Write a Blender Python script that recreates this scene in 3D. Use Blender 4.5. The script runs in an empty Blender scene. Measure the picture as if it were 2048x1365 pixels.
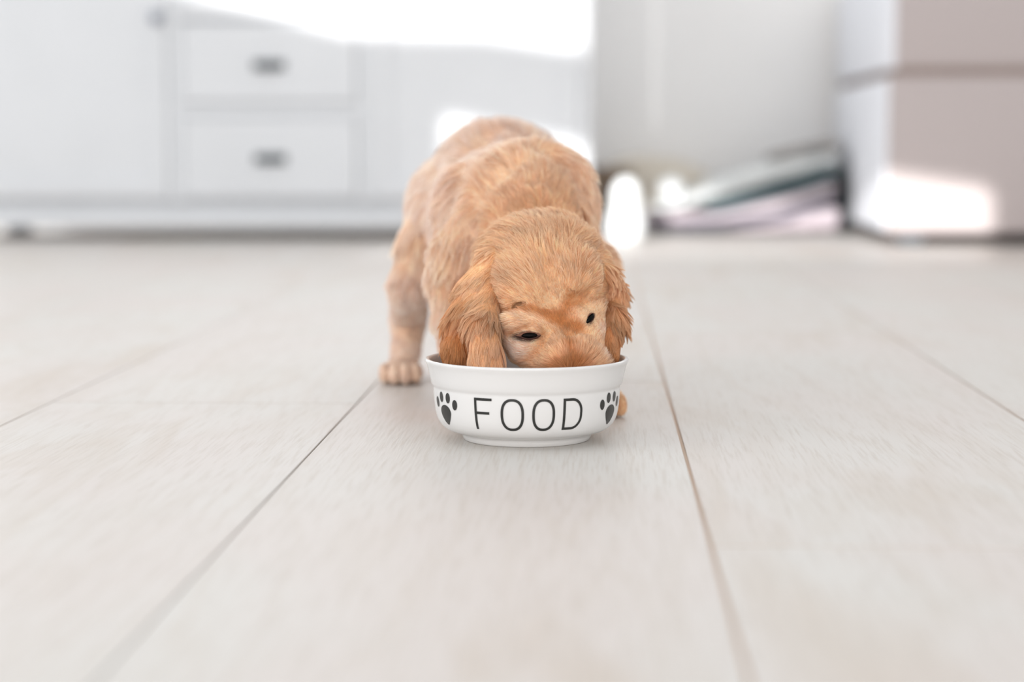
import bpy, math, random
import numpy as np
from mathutils import Vector, Matrix, kdtree

random.seed(4)
rng = np.random.default_rng(7)
C = bpy.context.scene.collection
SC = bpy.context.scene
FUR = True

# ------------------------------------------------------------------ camera
F = 4080.0                       # focal length in pixels of the 2048x1365 frame
CX, CY = 1024.0, 682.5
PITCH = math.atan((CY - 294.0) / F)
CAMZ = 0.23
cam_d = bpy.data.cameras.new('camera')
cam = bpy.data.objects.new('camera', cam_d)
C.objects.link(cam)
cam.location = (0, 0, CAMZ)
cam.rotation_euler = (math.pi / 2 - PITCH, 0, 0)
cam_d.sensor_width = 36.0
cam_d.lens = F * 36.0 / 2048.0
cam_d.clip_start = 0.05
cam_d.clip_end = 60
cam_d.dof.use_dof = True
cam_d.dof.focus_distance = 1.575
cam_d.dof.aperture_fstop = 3.0
SC.camera = cam

# ------------------------------------------------------------------ light
world = bpy.data.worlds.new('world')
SC.world = world
world.use_nodes = True
bg = world.node_tree.nodes['Background']
bg.inputs['Color'].default_value = (0.955, 0.98, 1.0, 1)
bg.inputs['Strength'].default_value = 0.80

YAW = math.radians(2.4)          # the room is turned a little against the view


def R(u, v, z=0.0):
    """room coordinates (u right, v away) to world"""
    return Vector((u * math.cos(YAW) + v * math.sin(YAW), -u * math.sin(YAW) + v * math.cos(YAW), z))


SUN_U, SUN_Z = 0.20, -0.20       # per metre travelled away from the rear wall
sun_d = bpy.data.lights.new('sun', 'SUN')
sun_d.energy = 5.2
sun_d.angle = math.radians(0.35)
sun_d.color = (1.0, 0.985, 0.97)
sun = bpy.data.objects.new('sun', sun_d)
C.objects.link(sun)
_sd = R(SUN_U, 1.0, SUN_Z).normalized()
sun.rotation_euler = _sd.to_track_quat('-Z', 'Y').to_euler()
sun.location = R(-1, -4, 3)



def soft_light(name, loc, aim, w, h, energy, color):
    """soft area light out of view: daylight of the left window, added fill behind"""
    d = bpy.data.lights.new(name, 'AREA')
    d.shape = 'RECTANGLE'
    d.size, d.size_y, d.energy, d.color = w, h, energy, color
    o = bpy.data.objects.new(name, d)
    C.objects.link(o)
    o.location = loc
    o.rotation_euler = (Vector(aim) - Vector(loc)).to_track_quat('-Z', 'Y').to_euler()
    return o


soft_light('window_left', (-2.85, 1.5, 1.5), (0.8, 4.8, 0.5), 3.2, 2.0, 30, (0.95, 0.98, 1.0))
soft_light('fill_rear', (-0.2, -3.80, 1.00), (0.4, 5.0, 0.45), 6.0, 1.9, 132, (1.0, 0.985, 0.975))  # added frontal fill behind the camera, not a window of the room

SC.view_settings.view_transform = 'Standard'
SC.view_settings.look = 'None'
SC.view_settings.gamma = 1.0
SC.view_settings.use_curve_mapping = False
SC.view_settings.exposure = 0.2
SC.cycles.max_bounces = 10
SC.cycles.diffuse_bounces = 7
SC.cycles.sample_clamp_indirect = 6.0


# ------------------------------------------------------------------ helpers
def pdir(px, py):
    x = (px - CX) / F
    y = -(py - CY) / F
    return np.array([x, math.cos(PITCH) + y * math.sin(PITCH), -math.sin(PITCH) + y * math.cos(PITCH)])


CAM = np.array([0, 0, CAMZ])


def W(px, py, d):
    k = pdir(px, py)
    return CAM + k * (d / k[1])


def room_at(px, py, v):
    """room (u, z) where the line of sight through a pixel meets the vertical plane v"""
    k = pdir(px, py)
    ku = k[0] * math.cos(YAW) - k[1] * math.sin(YAW)
    kv = k[0] * math.sin(YAW) + k[1] * math.cos(YAW)
    t = v / kv
    return ku * t, CAMZ + k[2] * t


def floor_v(py):
    k = pdir(1195, py)
    return -CAMZ / k[2] * (k[0] * math.sin(YAW) + k[1] * math.cos(YAW))


def lin(r, g, b):
    f = lambda c: (c / 255 / 12.92) if c / 255 <= 0.04045 else ((c / 255 + 0.055) / 1.055) ** 2.4
    return (f(r), f(g), f(b), 1)


def mesh_obj(name, verts, faces, mat=None, parent=None, smooth=True, loc=None):
    me = bpy.data.meshes.new(name)
    me.from_pydata([tuple(map(float, v)) for v in verts], [], [tuple(map(int, f)) for f in faces])
    me.update()
    if smooth:
        me.polygons.foreach_set('use_smooth', [True] * len(me.polygons))
    o = bpy.data.objects.new(name, me)
    C.objects.link(o)
    if mat:
        me.materials.append(mat)
    if parent:
        o.parent = parent
    if loc is not None:
        o.location = loc
    return o


def tag(o, label=None, cat=None, group=None, kind=None):
    if label: o['label'] = label
    if cat: o['category'] = cat
    if group: o['group'] = group
    if kind: o['kind'] = kind
    return o


def empty(name, loc=(0, 0, 0), rotz=0.0):
    o = bpy.data.objects.new(name, None)
    C.objects.link(o)
    o.location = loc
    o.rotation_euler = (0, 0, rotz)
    o.empty_display_size = 0.05
    return o


def box_geo(x0, x1, y0, y1, z0, z1, bev=0.0):
    """a box with chamfered edges"""
    if bev <= 0:
        v = [(x, y, z) for x in (x0, x1) for y in (y0, y1) for z in (z0, z1)]
        f = [(0, 1, 3, 2), (4, 6, 7, 5), (0, 4, 5, 1), (2, 3, 7, 6), (0, 2, 6, 4), (1, 5, 7, 3)]
        return v, f
    import bmesh
    bm = bmesh.new()
    bmesh.ops.create_cube(bm, size=1)
    for p in bm.verts:
        p.co = Vector((x0 + (p.co.x + .5) * (x1 - x0), y0 + (p.co.y + .5) * (y1 - y0), z0 + (p.co.z + .5) * (z1 - z0)))
    bmesh.ops.bevel(bm, geom=list(bm.edges), offset=bev, segments=2, profile=0.6, affect='EDGES')
    bm.verts.index_update()
    v = [tuple(p.co) for p in bm.verts]
    f = [tuple(p.index for p in q.verts) for q in bm.faces]
    bm.free()
    return v, f


def join(*geos):
    V, Fc = [], []
    for v, f in geos:
        n = len(V)
        V += list(v)
        Fc += [tuple(i + n for i in q) for q in f]
    return V, Fc


def principled(name, col=(0.8, 0.8, 0.8, 1), rough=0.5, spec=0.5):
    m = bpy.data.materials.new(name)
    m.use_nodes = True
    p = m.node_tree.nodes['Principled BSDF']
    p.inputs['Base Color'].default_value = col
    p.inputs['Roughness'].default_value = rough
    p.inputs['Specular IOR Level'].default_value = spec
    return m, m.node_tree.nodes, m.node_tree.links, p


def noisy(name, c1, c2, scale=(8, 8, 8), rough=0.6, spec=0.3, bump=0.0, detail=4):
    """two tones mixed by noise in object space"""
    m, N, L, p = principled(name, c1, rough, spec)
    tc = N.new('ShaderNodeTexCoord')
    mp = N.new('ShaderNodeMapping')
    mp.inputs['Scale'].default_value = scale
    L.new(tc.outputs['Object'], mp.inputs['Vector'])
    nz = N.new('ShaderNodeTexNoise')
    nz.inputs['Scale'].default_value = 1.0
    nz.inputs['Detail'].default_value = detail
    L.new(mp.outputs['Vector'], nz.inputs['Vector'])
    rp = N.new('ShaderNodeValToRGB')
    rp.color_ramp.elements[0].position = 0.35
    rp.color_ramp.elements[1].position = 0.65
    rp.color_ramp.elements[0].color = c1
    rp.color_ramp.elements[1].color = c2
    L.new(nz.outputs['Fac'], rp.inputs['Fac'])
    L.new(rp.outputs['Color'], p.inputs['Base Color'])
    if bump:
        b = N.new('ShaderNodeBump')
        b.inputs['Strength'].default_value = bump
        b.inputs['Distance'].default_value = 0.001
        L.new(nz.outputs['Fac'], b.inputs['Height'])
        L.new(b.outputs['Normal'], p.inputs['Normal'])
    return m


# ------------------------------------------------------------------ materials of the room
def wood_material():
    m, N, L, p = principled('washed_oak', rough=0.45, spec=0.60)
    tc = N.new('ShaderNodeTexCoord')
    oi = N.new('ShaderNodeObjectInfo')
    cmb = N.new('ShaderNodeCombineXYZ')
    for i, k in enumerate((37.0, 91.0, 13.0)):
        mm = N.new('ShaderNodeMath'); mm.operation = 'MULTIPLY'; mm.inputs[1].default_value = k
        L.new(oi.outputs['Random'], mm.inputs[0]); L.new(mm.outputs[0], cmb.inputs[i])
    add = N.new('ShaderNodeVectorMath'); add.operation = 'ADD'
    L.new(tc.outputs['Object'], add.inputs[0]); L.new(cmb.outputs[0], add.inputs[1])

    def noise(scale, detail, rough=0.5, dist=0.0, src=add):
        mp = N.new('ShaderNodeMapping'); mp.inputs['Scale'].default_value = scale
        L.new(src.outputs[0], mp.inputs['Vector'])
        n = N.new('ShaderNodeTexNoise'); n.inputs['Scale'].default_value = 1
        n.inputs['Detail'].default_value = detail; n.inputs['Roughness'].default_value = rough
        n.inputs['Distortion'].default_value = dist
        L.new(mp.outputs['Vector'], n.inputs['Vector'])
        return n
    # cathedral figure: contour lines of a stretched noise
    broad = noise((5.0, 0.55, 1), 3, 0.5)
    rings = N.new('ShaderNodeMath'); rings.operation = 'MULTIPLY'; rings.inputs[1].default_value = 26.0
    L.new(broad.outputs['Fac'], rings.inputs[0])
    fr = N.new('ShaderNodeMath'); fr.operation = 'PINGPONG'; fr.inputs[1].default_value = 1.0
    L.new(rings.outputs[0], fr.inputs[0])
    fine = noise((420, 16, 1), 3, 0.6)
    patch = noise((9, 1.8, 1), 3, 0.55, 0.6)
    pinky = noise((5, 2.2, 1), 2, 0.5, 0.3)
    c_base = N.new('ShaderNodeMix'); c_base.data_type = 'RGBA'
    c_base.inputs['A'].default_value = lin(203, 199, 194)
    c_base.inputs['B'].default_value = lin(203, 195, 190)
    r0 = N.new('ShaderNodeMapRange'); r0.inputs['From Min'].default_value = 0.4; r0.inputs['From Max'].default_value = 0.6
    L.new(pinky.outputs['Fac'], r0.inputs['Value']); L.new(r0.outputs[0], c_base.inputs['Factor'])
    c1 = N.new('ShaderNodeMix'); c1.data_type = 'RGBA'
    L.new(c_base.outputs['Result'], c1.inputs['A'])
    c1.inputs['B'].default_value = lin(190, 177, 164)
    r1 = N.new('ShaderNodeMapRange'); r1.inputs['From Min'].default_value = 0.56; r1.inputs['From Max'].default_value = 0.74
    r1.inputs['To Max'].default_value = 0.8
    L.new(patch.outputs['Fac'], r1.inputs['Value']); L.new(r1.outputs[0], c1.inputs['Factor'])
    c2 = N.new('ShaderNodeMix'); c2.data_type = 'RGBA'
    L.new(c1.outputs['Result'], c2.inputs['A'])
    c2.inputs['B'].default_value = lin(193, 183, 173)
    r2 = N.new('ShaderNodeMapRange'); r2.inputs['From Min'].default_value = 0.55; r2.inputs['From Max'].default_value = 1.0
    r2.inputs['To Max'].default_value = 0.30
    L.new(fr.outputs[0], r2.inputs['Value']); L.new(r2.outputs[0], c2.inputs['Factor'])
    c3 = N.new('ShaderNodeMix'); c3.data_type = 'RGBA'
    L.new(c2.outputs['Result'], c3.inputs['A'])
    c3.inputs['B'].default_value = lin(180, 169, 158)
    r3 = N.new('ShaderNodeMapRange'); r3.inputs['From Min'].default_value = 0.48; r3.inputs['From Max'].default_value = 0.72
    r3.inputs['To Max'].default_value = 0.55
    L.new(fine.outputs['Fac'], r3.inputs['Value']); L.new(r3.outputs[0], c3.inputs['Factor'])
    L.new(c3.outputs['Result'], p.inputs['Base Color'])
    b = N.new('ShaderNodeBump'); b.inputs['Strength'].default_value = 0.45; b.inputs['Distance'].default_value = 0.0006
    L.new(fine.outputs['Fac'], b.inputs['Height']); L.new(b.outputs['Normal'], p.inputs['Normal'])
    return m


M_wood = wood_material()
M_joint = principled('joint_brown', lin(150, 118, 98), 0.8, 0.2)[0]
M_wall = noisy('wall_paint', lin(240, 239, 238), lin(237, 236, 235), (3, 3, 3), 0.8, 0.2)
M_cab = noisy('cabinet_lacquer', lin(214, 216, 219), lin(211, 213, 216), (5, 5, 5), 0.45, 0.3)
M_metal = principled('dark_pewter', lin(58, 66, 72), 0.4, 0.6)[0]
M_metal.node_tree.nodes['Principled BSDF'].inputs['Metallic'].default_value = 0.5
M_knob = principled('grey_knob', lin(130, 136, 150), 0.4, 0.6)[0]
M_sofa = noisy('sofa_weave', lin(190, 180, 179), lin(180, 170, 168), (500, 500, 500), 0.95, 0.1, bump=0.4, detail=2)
M_side_lit = noisy('lit_side_weave', lin(234, 236, 241), lin(230, 232, 238), (500, 500, 500), 0.9, 0.1, bump=0.3, detail=2)  # sofa cloth paled for the light falling on its left side
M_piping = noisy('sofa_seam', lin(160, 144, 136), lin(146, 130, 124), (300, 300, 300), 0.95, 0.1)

# ------------------------------------------------------------------ floor of planks
M_joint_pale = principled('joint_beige', lin(206, 184, 166), 0.8, 0.2)[0]
floor = mesh_obj('floor', *join(box_geo(-2.986, -0.1, -3.9, 6.1, -0.03, -0.004), box_geo(-0.1, 3.3005, -3.9, 6.1, -0.03, -0.0018)), M_joint, smooth=False)
floor.data.materials.append(M_joint_pale)
for q in list(floor.data.polygons)[6:]:
    q.material_index = 1
floor.rotation_euler = (0, 0, -YAW)
floor['kind'] = 'structure'
PW, PL, GAP = 0.2850, 1.38, 0.0013
_meshes = {}


def joint(u):
    return 0.0026 if u > 0 else 0.0013


def plank_mesh(w, l, ga, gb):
    key = (round(w, 4), round(l, 4), ga, gb)
    if key not in _meshes:
        v, f = box_geo(-w / 2 + ga / 2, w / 2 - gb / 2, -l / 2 + 0.0020, l / 2 - 0.0020, -0.0045, 0.0, 0.0008)
        me = bpy.data.meshes.new('plank')
        me.from_pydata(v, [], f); me.update()
        me.materials.append(M_wood)
        _meshes[key] = me
    return _meshes[key]


edges_u = [-0.216 - 0.277 * k for k in range(10, 0, -1)] + [-0.216, 0.0665] + [0.0665 + 0.294 * k for k in range(1, 12)]
for k in range(len(edges_u) - 1):
    u0, u1 = edges_u[k], edges_u[k + 1]
    if abs(u0 - 0.0665) < 1e-6:
        s = 1.168
    elif abs(u1 + 0.216) < 1e-6:
        s = 1.815
    elif abs(u0 + 0.216) < 1e-6:
        s = 0.62
    else:
        s = 0.35 + ((k * 0.47) % 1.0) * PL
    while s > -2.6:
        s -= PL
    while s < 5.9:
        e = min(s + PL, 6.0)
        if e - s > 0.1 and e > -3.9:
            o = bpy.data.objects.new('plank', plank_mesh(u1 - u0, e - s, joint(u0), joint(u1)))
            C.objects.link(o)
            o.parent = floor
            o.location = ((u0 + u1) / 2, (s + e) / 2, 0)
        s = e

# ------------------------------------------------------------------ walls
WALLV = 5.92
wb = mesh_obj('wall_back', *box_geo(-3.08, 3.4, WALLV, WALLV + 0.12, 0, 2.6), M_wall, smooth=False)
wb.rotation_euler = (0, 0, -YAW); wb['kind'] = 'structure'
bb = mesh_obj('baseboard_back', *box_geo(-2.98, 3.3, WALLV - 0.014, WALLV, 0, 0.07, 0.003), M_cab, smooth=False)
bb.rotation_euler = (0, 0, -YAW); bb['kind'] = 'structure'

# rear wall behind the camera, its unseen window openings cut to shape the sun patches
REARV = -3.9


def to_rear(px, py, v):
    u, z = room_at(px, py, v)
    return (u + SUN_U * (REARV - v), z + SUN_Z * (REARV - v))


def to_rear_uz(u, z, v):
    return (u + SUN_U * (REARV - v), z + SUN_Z * (REARV - v))


CABV, SOFAV = 5.05, 4.80
cab_u1 = room_at(1181, 300, CABV)[0]
vf = floor_v(517)
fl = lambda px: (room_at(px, 517, vf)[0], 0.0)
openA = [to_rear(180, -60, CABV), to_rear(430, 0, CABV), to_rear(700, 72, CABV), to_rear(970, 74, CABV), to_rear(1160, 103, CABV),
         to_rear_uz(cab_u1 - 0.010, room_at(1181, 106, CABV)[1], CABV), to_rear_uz(cab_u1 - 0.010, 1.25, CABV), to_rear(180, -500, CABV)]
openB = [to_rear(888, 232, CABV), to_rear_uz(cab_u1 - 0.004, room_at(1181, 292, CABV)[1], CABV),
         (to_rear_uz(cab_u1 - 0.004, 0, CABV)[0], to_rear_uz(0, 0, vf)[1]), (to_rear(888, 232, CABV)[0], to_rear_uz(0, 0, vf)[1])]
zc = to_rear_uz(0, 0, vf)[1]
cl = to_rear_uz(cab_u1 + 0.02, 0, CABV)[0]
openC = [(cl, to_rear(1300, 352, 5.35)[1]), (to_rear(1735, 336, SOFAV)[0], to_rear(1735, 336, SOFAV)[1]),
         to_rear(1965, 372, SOFAV), (to_rear(1985, 400, SOFAV)[0], to_rear(1985, 395, SOFAV)[1]),
         (to_rear(1985, 400, SOFAV)[0], zc), (cl, zc)]


def wall_with_openings(name, u0, u1, z0, z1, polys, v, thick, mat):
    from mathutils.geometry import tessellate_polygon
    outer = [(u0, z0), (u1, z0), (u1, z1), (u0, z1)]
    loops = [[Vector((a, b, 0)) for a, b in outer]] + [[Vector((a, b, 0)) for a, b in q] for q in polys]
    tris = tessellate_polygon(loops)
    flat = [p for l in loops for p in l]
    V = [(p.x, v, p.y) for p in flat]
    Fc = [tuple(t) for t in tris]
    n = len(V)
    V += [(p.x, v - thick, p.y) for p in flat]
    Fc += [tuple(i + n for i in reversed(t)) for t in tris]
    i0 = 0
    for l in loops:
        m = len(l)
        for i in range(m):
            a, b = i0 + i, i0 + (i + 1) % m
            Fc.append((a, b, b + n, a + n))
        i0 += m
    o = mesh_obj(name, V, Fc, mat, smooth=False)
    o.rotation_euler = (0, 0, -YAW)
    o['kind'] = 'structure'
    return o


wall_with_openings('wall_rear', -3.3, 3.4, 0, 3.5, [openA, openB, openC], REARV, 0.02, M_wall)



def side_wall(name, u, opening):
    """side wall with one large window opening (v0, v1, z0, z1)"""
    v0, v1, z0, z1 = opening
    t = 0.1 if u > 0 else -0.1
    a, b = min(u, u + t), max(u, u + t)
    g = [box_geo(a, b, REARV, WALLV, 0, z0), box_geo(a, b, REARV, WALLV, z1, 2.75), box_geo(a, b, REARV, v0, z0, z1), box_geo(a, b, v1, WALLV, z0, z1)]
    o = mesh_obj(name, *join(*g), M_wall, smooth=False)
    o.rotation_euler = (0, 0, -YAW)
    o['kind'] = 'structure'
    return o


side_wall('wall_right', 3.3006, (-1.0, 3.6, 0.5, 2.5))
side_wall('wall_left', -2.9861, (-1.8, 4.2, 0.2, 2.6))

# ------------------------------------------------------------------ sideboard
cabinet = empty('sideboard', R(0, 0, 0), -YAW)
tag(cabinet, 'white shaker sideboard with two drawers and dark cup pulls behind the puppy', 'sideboard')
ux = lambda px, py=250: room_at(px, py, CABV)[0]
zx = lambda py: room_at(900, py, CABV)[1]
cu0, cu1 = ux(-104), cab_u1
CT = 0.92
th = 0.022
# carcass: sides, stiles, rails, back
geos = [box_geo(cu0, cu1, CABV + 0.004, CABV + 0.50, zx(402), CT - 0.03, 0.002)]
for a, b in ((cu0, ux(-86)), (ux(339), ux(368)), (ux(716), ux(746)), (ux(1160), cu1)):
    geos.append(box_geo(a, b, CABV - 0.012, CABV + 0.01, zx(402), CT - 0.03, 0.0015))
geos.append(box_geo(cu0, cu1, CABV - 0.010, CABV + 0.01, zx(402), zx(397), 0.001))
geos.append(box_geo(ux(368), ux(716), CABV - 0.010, CABV + 0.01, zx(234), zx(206), 0.0015))
mesh_obj('carcass', *join(*geos), M_cab, cabinet, smooth=False)
mesh_obj('plinth', *join(box_geo(cu0 - 0.005, cu1 + 0.003, CABV - 0.016, CABV + 0.48, zx(455), zx(428), 0.003),
                         box_geo(cu0 + 0.01, cu1 - 0.01, CABV + 0.012, CABV + 0.46, zx(430), zx(402), 0.0)), M_cab, cabinet, smooth=False)
for a in (cu0 + 0.02, cu1 - 0.08):
    for b in (CABV + 0.03, CABV + 0.40):
        mesh_obj('foot', *box_geo(a, a + 0.06, b, b + 0.06, 0, zx(455), 0.003), M_cab, cabinet, smooth=False)
mesh_obj('countertop', *box_geo(cu0 - 0.015, cu1 + 0.01, CABV - 0.03, CABV + 0.51, CT - 0.03, CT, 0.004), M_cab, cabinet, smooth=False)


def shaker(a, b, z0, z1, frame=0.045, name='door'):
    g = [box_geo(a + 0.002, b - 0.002, CABV - 0.010, CABV + 0.008, z0 + 0.002, z1 - 0.002, 0.001)]
    y0, y1 = CABV - 0.019, CABV - 0.009
    g.append(box_geo(a + 0.002, a + frame, y0, y1, z0 + 0.002, z1 - 0.002, 0.0015))
    g.append(box_geo(b - frame, b - 0.002, y0, y1, z0 + 0.002, z1 - 0.002, 0.0015))
    g.append(box_geo(a + frame, b - frame, y0, y1, z0 + 0.002, z0 + frame, 0.0015))
    g.append(box_geo(a + frame, b - frame, y0, y1, z1 - frame, z1 - 0.002, 0.0015))
    return mesh_obj(name, *join(*g), M_cab, cabinet, smooth=False)


zt = CT - 0.035
dl = shaker(ux(-86), ux(339), zx(397), zt)
dr = shaker(ux(746), ux(1160), zx(397), zt)


def flat_front(z0, z1):
    g = [box_geo(ux(368) + 0.003, ux(716) - 0.003, CABV - 0.020, CABV + 0.006, z0 + 0.003, z1 - 0.003, 0.002)]
    return mesh_obj('drawer', *join(*g), M_cab, cabinet, smooth=False)


d1 = flat_front(zx(206), zx(46))
d2 = flat_front(zx(397), zx(234))
d3 = flat_front(zx(40), zt)


def cup_pull(parent, px, py):
    u, z = room_at(px, py, CABV - 0.02)
    n, k = 18, 8
    V, Fc = [], []
    hw, hh, dep = 0.036, 0.022, 0.024
    for i in range(n + 1):
        a = math.pi * i / n
        for j in range(k + 1):
            b = (math.pi / 2) * j / k
            x = -math.cos(a) * hw * math.cos(b * 0.0 + 0) * (1 if j else 1)
            V.append((u - hw * math.cos(a) * math.cos(b) ** 0.6 if j < k else u - hw * math.cos(a) * 0.0,
                      CABV - 0.020 - dep * math.sin(b) * math.sin(a) ** 0.5,
                      z - 0.008 + hh * math.sin(a) * math.cos(b) ** 0.8 if j < k else z - 0.008))
    for i in range(n):
        for j in range(k):
            q = i * (k + 1) + j
            Fc.append((q, q + 1, q + k + 2, q + k + 1))
    g2 = box_geo(u - hw - 0.004, u + hw + 0.004, CABV - 0.0225, CABV - 0.0195, z - 0.009, z + 0.014, 0.001)
    mesh_obj('cup_pull', *join((V, Fc), g2), M_metal, parent)


cup_pull(d1, 538, 133)
cup_pull(d2, 541, 320)


def lathe(profile, n=24, center=(0, 0, 0), axis='z', close=True):
    V, Fc = [], []
    m = len(profile)
    for i in range(n):
        a = 2 * math.pi * i / n
        for r, h in profile:
            if axis == 'z':
                V.append((center[0] + r * math.cos(a), center[1] + r * math.sin(a), center[2] + h))
            else:
                V.append((center[0] + r * math.cos(a), center[1] + h, center[2] + r * math.sin(a)))
    for i in range(n):
        for j in range(m - 1):
            a, b = i * m + j, ((i + 1) % n) * m + j
            Fc.append((a, b, b + 1, a + 1) if axis == 'z' else (a, a + 1, b + 1, b))
    return V, Fc


for door, px, py, mt in ((dl, 312, 36, M_knob), (dr, 790, 50, M_cab)):
    u, z = room_at(px, py, CABV - 0.03)
    mesh_obj('knob', *lathe([(0.0, -0.022), (0.010, -0.021), (0.015, -0.016), (0.015, -0.012), (0.008, -0.006), (0.006, 0.0), (0.006, 0.006)],
                            20, (u, CABV - 0.02, z), 'y'), mt, door)

# ------------------------------------------------------------------ sofa
sofa = empty('sofa', R(0, 0, 0), -YAW)
tag(sofa, 'low mauve grey fabric sofa end with a sunlit patch near the floor', 'sofa')
su0 = room_at(1777, 300, SOFAV)[0]
SD = 1.06
sz = lambda py: room_at(1900, py, SOFAV)[1]
mesh_obj('base', *box_geo(su0, su0 + 2.0, SOFAV, SOFAV + SD, 0.028, sz(152), 0.012), M_sofa, sofa)
sp = mesh_obj('lit_side', *join(box_geo(su0 - 0.006, su0 + 0.004, SOFAV + 0.012, SOFAV + SD - 0.012, 0.035, sz(156), 0.003),
                              box_geo(su0 - 0.003, su0 + 0.020, SOFAV + 0.014, SOFAV + SD - 0.014, sz(136), 0.645, 0.003)), M_side_lit, sofa)
sp['label'] = 'side face of the sofa, light from the left painted into its paler grey'
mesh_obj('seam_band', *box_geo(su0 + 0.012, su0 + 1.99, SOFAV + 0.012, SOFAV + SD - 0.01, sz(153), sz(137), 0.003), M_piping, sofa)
mesh_obj('seat_cushion', *box_geo(su0 + 0.012, su0 + 1.98, SOFAV + 0.004, SOFAV + SD - 0.01, sz(138), 0.66, 0.018), M_sofa, sofa)
mesh_obj('backrest', *box_geo(su0 + 0.9, su0 + 1.98, SOFAV + 0.1, SOFAV + SD - 0.02, 0.66, 0.95, 0.03), M_sofa, sofa)
for a in (su0 + 0.03, su0 + 1.90):
    for b in (SOFAV + 0.03, SOFAV + SD - 0.09):
        mesh_obj('foot', *box_geo(a, a + 0.06, b, b + 0.06, 0, 0.03, 0.002), M_metal, sofa, smooth=False)

# ------------------------------------------------------------------ heap of textiles between sideboard and sofa


def slab(name, pts, v0, v1, mat, label, cat, group=None, ns=40):
    """soft folded textile: pts = (px, bottom py, top py) stations, seen on plane v0"""
    P = []
    for px, yb, yt in pts:
        u, zb = room_at(px, yb, v0)
        _, ztp = room_at(px, yt, v0)
        P.append((u, zb, ztp))
    P = np.array(P)
    us = np.linspace(P[0, 0], P[-1, 0], ns)
    zb = np.maximum(np.interp(us, P[:, 0], P[:, 1]), 0.001)
    zt_ = np.interp(us, P[:, 0], P[:, 2])
    ker = np.array([1, 2, 3, 2, 1]) / 9
    sm = lambda a: np.convolve(np.pad(a, 2, mode='edge'), ker, 'valid')
    zb, zt_ = sm(sm(zb)), sm(sm(zt_))
    zb = np.maximum(zb, 0.001)
    V, Fc = [], []
    m = 20
    for i in range(ns):
        e = min(1.0, math.sqrt(max(0.0, 1 - (1 - min(i, ns - 1 - i) / 3.0) ** 2)) if min(i, ns - 1 - i) < 3 else 1.0)
        h = (zt_[i] - zb[i]) / 2 * max(e, 0.15)
        cz = (zt_[i] + zb[i]) / 2
        cv, hv = (v0 + v1) / 2, (v1 - v0) / 2 * (0.97 + 0.03 * math.sin(i * 0.7 + zb[0] * 90)) - (1 - e) * 0.02
        for j in range(m):
            a = 2 * math.pi * j / m
            ca, sa = math.cos(a), math.sin(a)
            V.append((us[i], cv + hv * math.copysign(abs(ca) ** 0.25, ca), cz + h * math.copysign(abs(sa) ** 0.6, sa)))
    for i in range(ns - 1):
        for j in range(m):
            a, b = i * m + j, i * m + (j + 1) % m
            Fc.append((a, a + m, b + m, b))
    Fc.append(tuple(range(m)))
    Fc.append(tuple(reversed(range((ns - 1) * m, ns * m))))
    o = mesh_obj(name, V, Fc, mat)
    o.rotation_euler = (0, 0, -YAW)
    tag(o, label, cat, group)
    return o


def fabric(name, a, b, s=60):
    return noisy(name, lin(*a), lin(*b), (s, s, s), 0.95, 0.1)


HV = 5.42
G = 'folded textiles heaped beside the sofa'
slab('folded_blanket', [(1455, 463, 459), (1560, 463, 442), (1684, 463, 404)], HV, HV + 0.32, fabric('blanket_pink', (190, 178, 182), (172, 162, 168)),
     'pinkish grey folded blanket lying on the floor, lowest in the heap', 'blanket', G)
slab('folded_blanket', [(1296, 463, 452), (1440, 459, 447), (1560, 442, 428), (1684, 403, 388)], HV - 0.01, HV + 0.32, fabric('blanket_slate', (106, 106, 120), (94, 94, 106)),
     'thin slate grey folded blanket curving upwards near the bottom of the heap', 'blanket', G)
slab('folded_blanket', [(1292, 451, 424), (1440, 446, 428), (1560, 427, 396), (1684, 387, 356)], HV, HV + 0.32, fabric('blanket_rose', (196, 184, 188), (182, 172, 178)),
     'thick rose grey folded blanket in the middle of the heap', 'blanket', G)
slab('folded_blanket', [(1404, 425, 408), (1450, 424, 401), (1560, 395, 365), (1684, 355, 329)], HV - 0.01, HV + 0.32, fabric('blanket_teal', (78, 94, 98), (92, 108, 112)),
     'dark teal folded blanket slanting across the heap', 'blanket', G)
slab('folded_blanket', [(1294, 424, 411), (1345, 422, 409), (1375, 418, 394), (1400, 405, 374), (1450, 396, 350), (1560, 360, 322), (1684, 324, 303)], HV, HV + 0.32,
     fabric('blanket_pale', (214, 217, 216), (204, 206, 206)), 'pale greenish grey blanket spread over the top of the heap', 'blanket', G)
M_pat = noisy('patterned_weave', lin(170, 162, 156), lin(84, 84, 84), (30, 30, 30), 0.95, 0.1, detail=1)
slab('folded_blanket', [(1545, 324, 312), (1600, 309, 296), (1684, 300, 280)], HV + 0.02, HV + 0.30, M_pat,
     'dark patterned blanket fold at the very top of the heap by the sofa', 'blanket', G)
M_gap = fabric('gap_shade', (60, 66, 66), (48, 52, 54))  # added dark slab, no cushion: shade of the gap beside the sofa
slab('cushion', [(1687, 470, 338), (1694, 471, 344), (1702, 472, 380)], HV - 0.02, HV + 0.28, M_gap,
     'narrow charcoal slab added for the shade in the gap between the blanket heap and the sofa', 'cushion', ns=12)
slab('cushion', [(1205, 440, 342), (1240, 440, 316), (1300, 440, 312), (1370, 440, 322), (1425, 440, 352)], 5.76, 5.9,
     fabric('plush_beige', (222, 214, 202), (210, 201, 186)), 'beige plush cushion leaning on the wall behind the white vase', 'cushion')

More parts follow.
